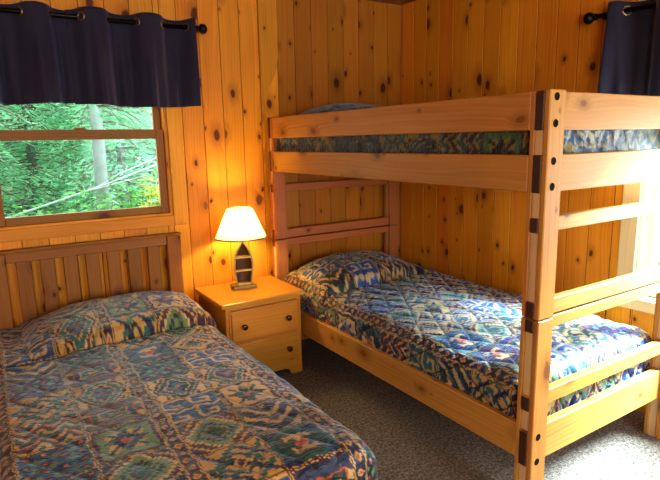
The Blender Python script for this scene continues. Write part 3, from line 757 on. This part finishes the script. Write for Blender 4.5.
# ------------------------------------------------------------------ outside
def ground():
    me = MB(); n = 50; X = np.linspace(-14, 18, n+1); Y = np.linspace(-14, 18, n+1)
    def h(x, y):
        z = -0.75
        if y > 3 and x < 4.5: z += 0.30*(y-3)
        z += 0.15*mnoise.noise(Vector((x*.5, y*.5, 0)))
        return z
    for y in Y:
        for x in X: me.v.append((x, y, h(x, y)))
    for j in range(n):
        for i in range(n):
            k = j*(n+1)+i; pale = 1 if (X[i] > 0.3 and Y[j] < 1.5) or X[i] > 3.9 else 0
            me.face([k, k+1, k+n+2, k+n+1], [(0, 0)]*4, (0, 0), pale, True)
    return me.build('ground', [FOREST, PALEG]), h
g, gh = ground(); struct(g)
NG = 'trees beyond the left window'
DBARK = plain('dark_spruce_bark', (0.16, 0.15, 0.12), 0.9, noise=0.4, scale=14)
def spruce(x, y, hgt, rad, seed, label, mat, droop=0.35, dens=1.0, sz=0.05, zlo=0.0, trunk_r=0.07, trunk_m=BARK):
    rs = random.Random(seed); z0 = gh(x, y)-.05
    t = thing('spruce_tree', (x, y, z0), label, 'tree', NG)
    MB().tube([(x, y, z0), (x+.03, y, z0+hgt*.5), (x, y, z0+hgt)], [trunk_r, trunk_r*.7, 0.01], 12).build('trunk', trunk_m, t)
    fb, br = MB(), MB(); z = z0+zlo
    while z < z0+hgt*0.97:
        fr = (z-z0)/hgt; R = rad*(1-fr)**0.7
        for q in range(int(5+3*dens)):
            w = rs.uniform(0, 2*PI); L = R*rs.uniform(.65, 1.1); d = Vector((math.cos(w), math.sin(w), 0)); zz = z+rs.uniform(-.1, .1)
            pts = [Vector((x, y, zz))+d*L*u+Vector((0, 0, -droop*L*u**1.5+.05*math.sin(u*3))) for u in (0, .33, .66, 1)]
            br.tube(pts, [.012, .009, .006, .003], 5)
            m = int(46*L*dens)
            for _ in range(m):
                u = rs.random()**.7; p = Vector((x, y, zz))+d*L*u+Vector((0, 0, -droop*L*u**1.5))
                side = Vector((-d.y, d.x, 0))*rs.choice((-1, 1)); spread = (1-u)*.30*L+.06
                p = p+side*rs.uniform(0, spread)+Vector((0, 0, rs.uniform(-.07, .02)))
                dr = (side*.8+d*rs.uniform(.2, 1)+Vector((0, 0, rs.uniform(-.6, .15)))).normalized()
                ln = sz*rs.uniform(.8, 2.0); wd = dr.cross(Vector((rs.uniform(-1, 1), rs.uniform(-1, 1), rs.uniform(.2, 1)))).normalized()*sz*.22
                b = len(fb.v); fb.v += [tuple(p-wd), tuple(p+wd), tuple(p+dr*ln+wd*.4), tuple(p+dr*ln-wd*.4)]
                fb.face([b, b+1, b+2, b+3], [(0, 0)]*4, (0, 0))
        z += 0.17
    fb.build('foliage', mat, t); br.build('branches', TWIG, t)
    return t
# the pale lichened trunk close to the window
sp = [(-2.02, 4.0), ]
spruce(-1.64, 3.3, 6.5, 1.15, 1, 'tall spruce with pale grey trunk nearest the window', NEEDLE, zlo=2.5, trunk_r=0.085, dens=.9)
lst = [(-2.9, 4.6, 5.5, 1.4, 'dense green spruce at the left edge of the window view', NEEDLE2),
       (-2.1, 6.2, 6.5, 1.6, 'bushy spruce left of the pale trunk, farther back', NEEDLE),
       (-1.05, 5.0, 6.0, 1.3, 'spruce with drooping boughs right behind the pale trunk', NEEDLE2),
       (0.3, 6.9, 7.0, 1.6, 'dark spruce at the right edge of the window view', NEEDLE),
       (-4.6, 7.6, 7.0, 1.6, 'broad spruce deep in the forest at far left', NEEDLE),
       (-1.2, 9.0, 8.0, 2.0, 'tall spruce far behind the pale trunk', NEEDLE2)]
for i, (x, y, hh, rr, lb, m) in enumerate(lst): spruce(x, y, hh, rr, 20+i, lb, m, trunk_m=DBARK, dens=1.35 if y < 7 else 1.0, sz=.05 if y < 7 else .075)
# leaning dead trunk
o = MB().tube([(-4.6, 3.05, -.55), (-3.4, 3.0, 0.42), (-2.62, 3.0, 0.71), (-2.1, 3.0, 0.86), (-1.64, 3.0, 1.00), (-1.09, 2.98, 1.19), (-.4, 2.95, 1.40)], [.026, .017, .012, .011, .010, .009, .006], 10).tube([(-1.72, 3.0, .98), (-1.5, 3.02, 1.10), (-1.1, 3.05, 1.25), (-.6, 3.1, 1.5)], [.007, .006, .005, .003], 8).tube([(-1.9, 3.0, .92), (-1.55, 2.98, 1.0), (-1.2, 2.95, 1.08)], [.008, .006, .003], 8).build('fallen_branch', BARKW)
tag(o, 'bleached leaning branch crossing the forest window view', 'branch')
def leafy(x, y, hgt, rad, seed, label, mat, sz=.095, n=760):
    rs = random.Random(seed); z0 = gh(x, y)-.03; t = thing('leafy_shrub', (x, y, z0), label, 'shrub', 'broadleaf shrubs under the window')
    fb, br = MB(), MB()
    for q in range(9):
        w = rs.uniform(0, 2*PI); d = Vector((math.cos(w)*rad*rs.uniform(.3, 1), math.sin(w)*rad*rs.uniform(.3, 1), hgt*rs.uniform(.7, 1)))
        br.tube([(x, y, z0), tuple(Vector((x, y, z0))+d*.5+Vector((0, 0, .06))), tuple(Vector((x, y, z0))+d)], [.008, .005, .003], 6)
        for _ in range(n//9):
            u = rs.uniform(.25, 1.05); p = Vector((x, y, z0))+d*u+Vector((rs.uniform(-.1, .1), rs.uniform(-.1, .1), rs.uniform(-.06, .08)))
            dr = Vector((rs.uniform(-1, 1), rs.uniform(-1, 1), rs.uniform(-.5, .3))).normalized(); sd = dr.cross(Vector((rs.uniform(-.4, .4), rs.uniform(-.4, .4), 1))).normalized()
            s_ = sz*rs.uniform(.6, 1.2); b = len(fb.v)
            up_ = sd.cross(dr)*s_*.12
            fb.v += [tuple(p), tuple(p+dr*s_*.45+sd*s_*.36+up_), tuple(p+dr*s_*1.1), tuple(p+dr*s_*.45-sd*s_*.36+up_)]
            fb.face([b, b+1, b+2, b+3], [(0, 0)]*4, (0, 0))
    fb.build('leaves', mat, t); br.build('stems', TWIG, t); return t
for i, (x, y, hh, rr, lb, m) in enumerate([
        (-1.98, 2.75, 1.72, .30, 'bright green broadleaf shrub low in the middle of the window', LEAF),
        (-1.42, 2.8, 1.74, .25, 'bright green broadleaf shrub just right of the pale trunk', LEAF),
        (-1.17, 2.8, 1.95, .14, 'yellow-green leafy sapling at the right of the window', LEAFY),
        (-2.4, 2.9, 1.62, .3, 'low green broadleaf shrub at the lower left of the window', LEAF)]): leafy(x, y, hh, rr, 50+i, lb, m)

# ------------------------------------------------------------------ light
w = bpy.data.worlds.new('sky'); SC.world = w; w.use_nodes = True
bg = w.node_tree.nodes['Background']; bg.inputs[0].default_value = (0.80, 0.91, 1.0, 1); bg.inputs[1].default_value = 2.2
def area(name, loc, direction, sx, sy, power, col):
    l = bpy.data.lights.new(name, 'AREA'); l.shape = 'RECTANGLE'; l.size = sx; l.size_y = sy; l.energy = power; l.color = col
    o = bpy.data.objects.new(name, l); o.location = loc; o.rotation_euler = Vector(direction).to_track_quat('-Z', 'Z').to_euler(); COL.objects.link(o); return o
area('daylight_right_window', (0.30, -2.40, 1.05), (-1, 0.1, -0.35), 0.9, 0.85, 34, (0.80, 0.90, 1.0))
area('bright_sky_right', (1.5, -3.55, 3.0), (-2.1, 2.1, -2.5), 1.3, 1.2, 3400, (0.62, 0.83, 1.0))
area('daylight_left_window', (-2.28, 0.16, 1.5), (0, -1, -0.2), 0.9, 0.95, 9, (0.85, 1.0, 0.88))
area('daylight_front_window_right', (-1.0, RY0-0.02, 1.42), (-0.05, 1, -0.12), 1.15, 1.2, 50, (0.78, 0.91, 1.0))
area('front_fill_left', (-3.4, RY0-0.02, 1.45), (0.2, 1, -0.1), 0.95, 1.05, 54, (1.0, 0.95, 0.86))  # warm fill lamp added to brighten the room, no known window there
pl = bpy.data.lights.new('lamp_bulb', 'POINT'); pl.energy = 17; pl.color = (1.0, 0.73, 0.22); pl.shadow_soft_size = 0.03
po = bpy.data.objects.new('lamp_bulb', pl); po.location = (LX, LY, LZ+0.425); COL.objects.link(po)
SC.view_settings.view_transform = 'Standard'; SC.view_settings.look = 'Medium High Contrast'; SC.view_settings.exposure = 0.0; SC.view_settings.gamma = 1.0
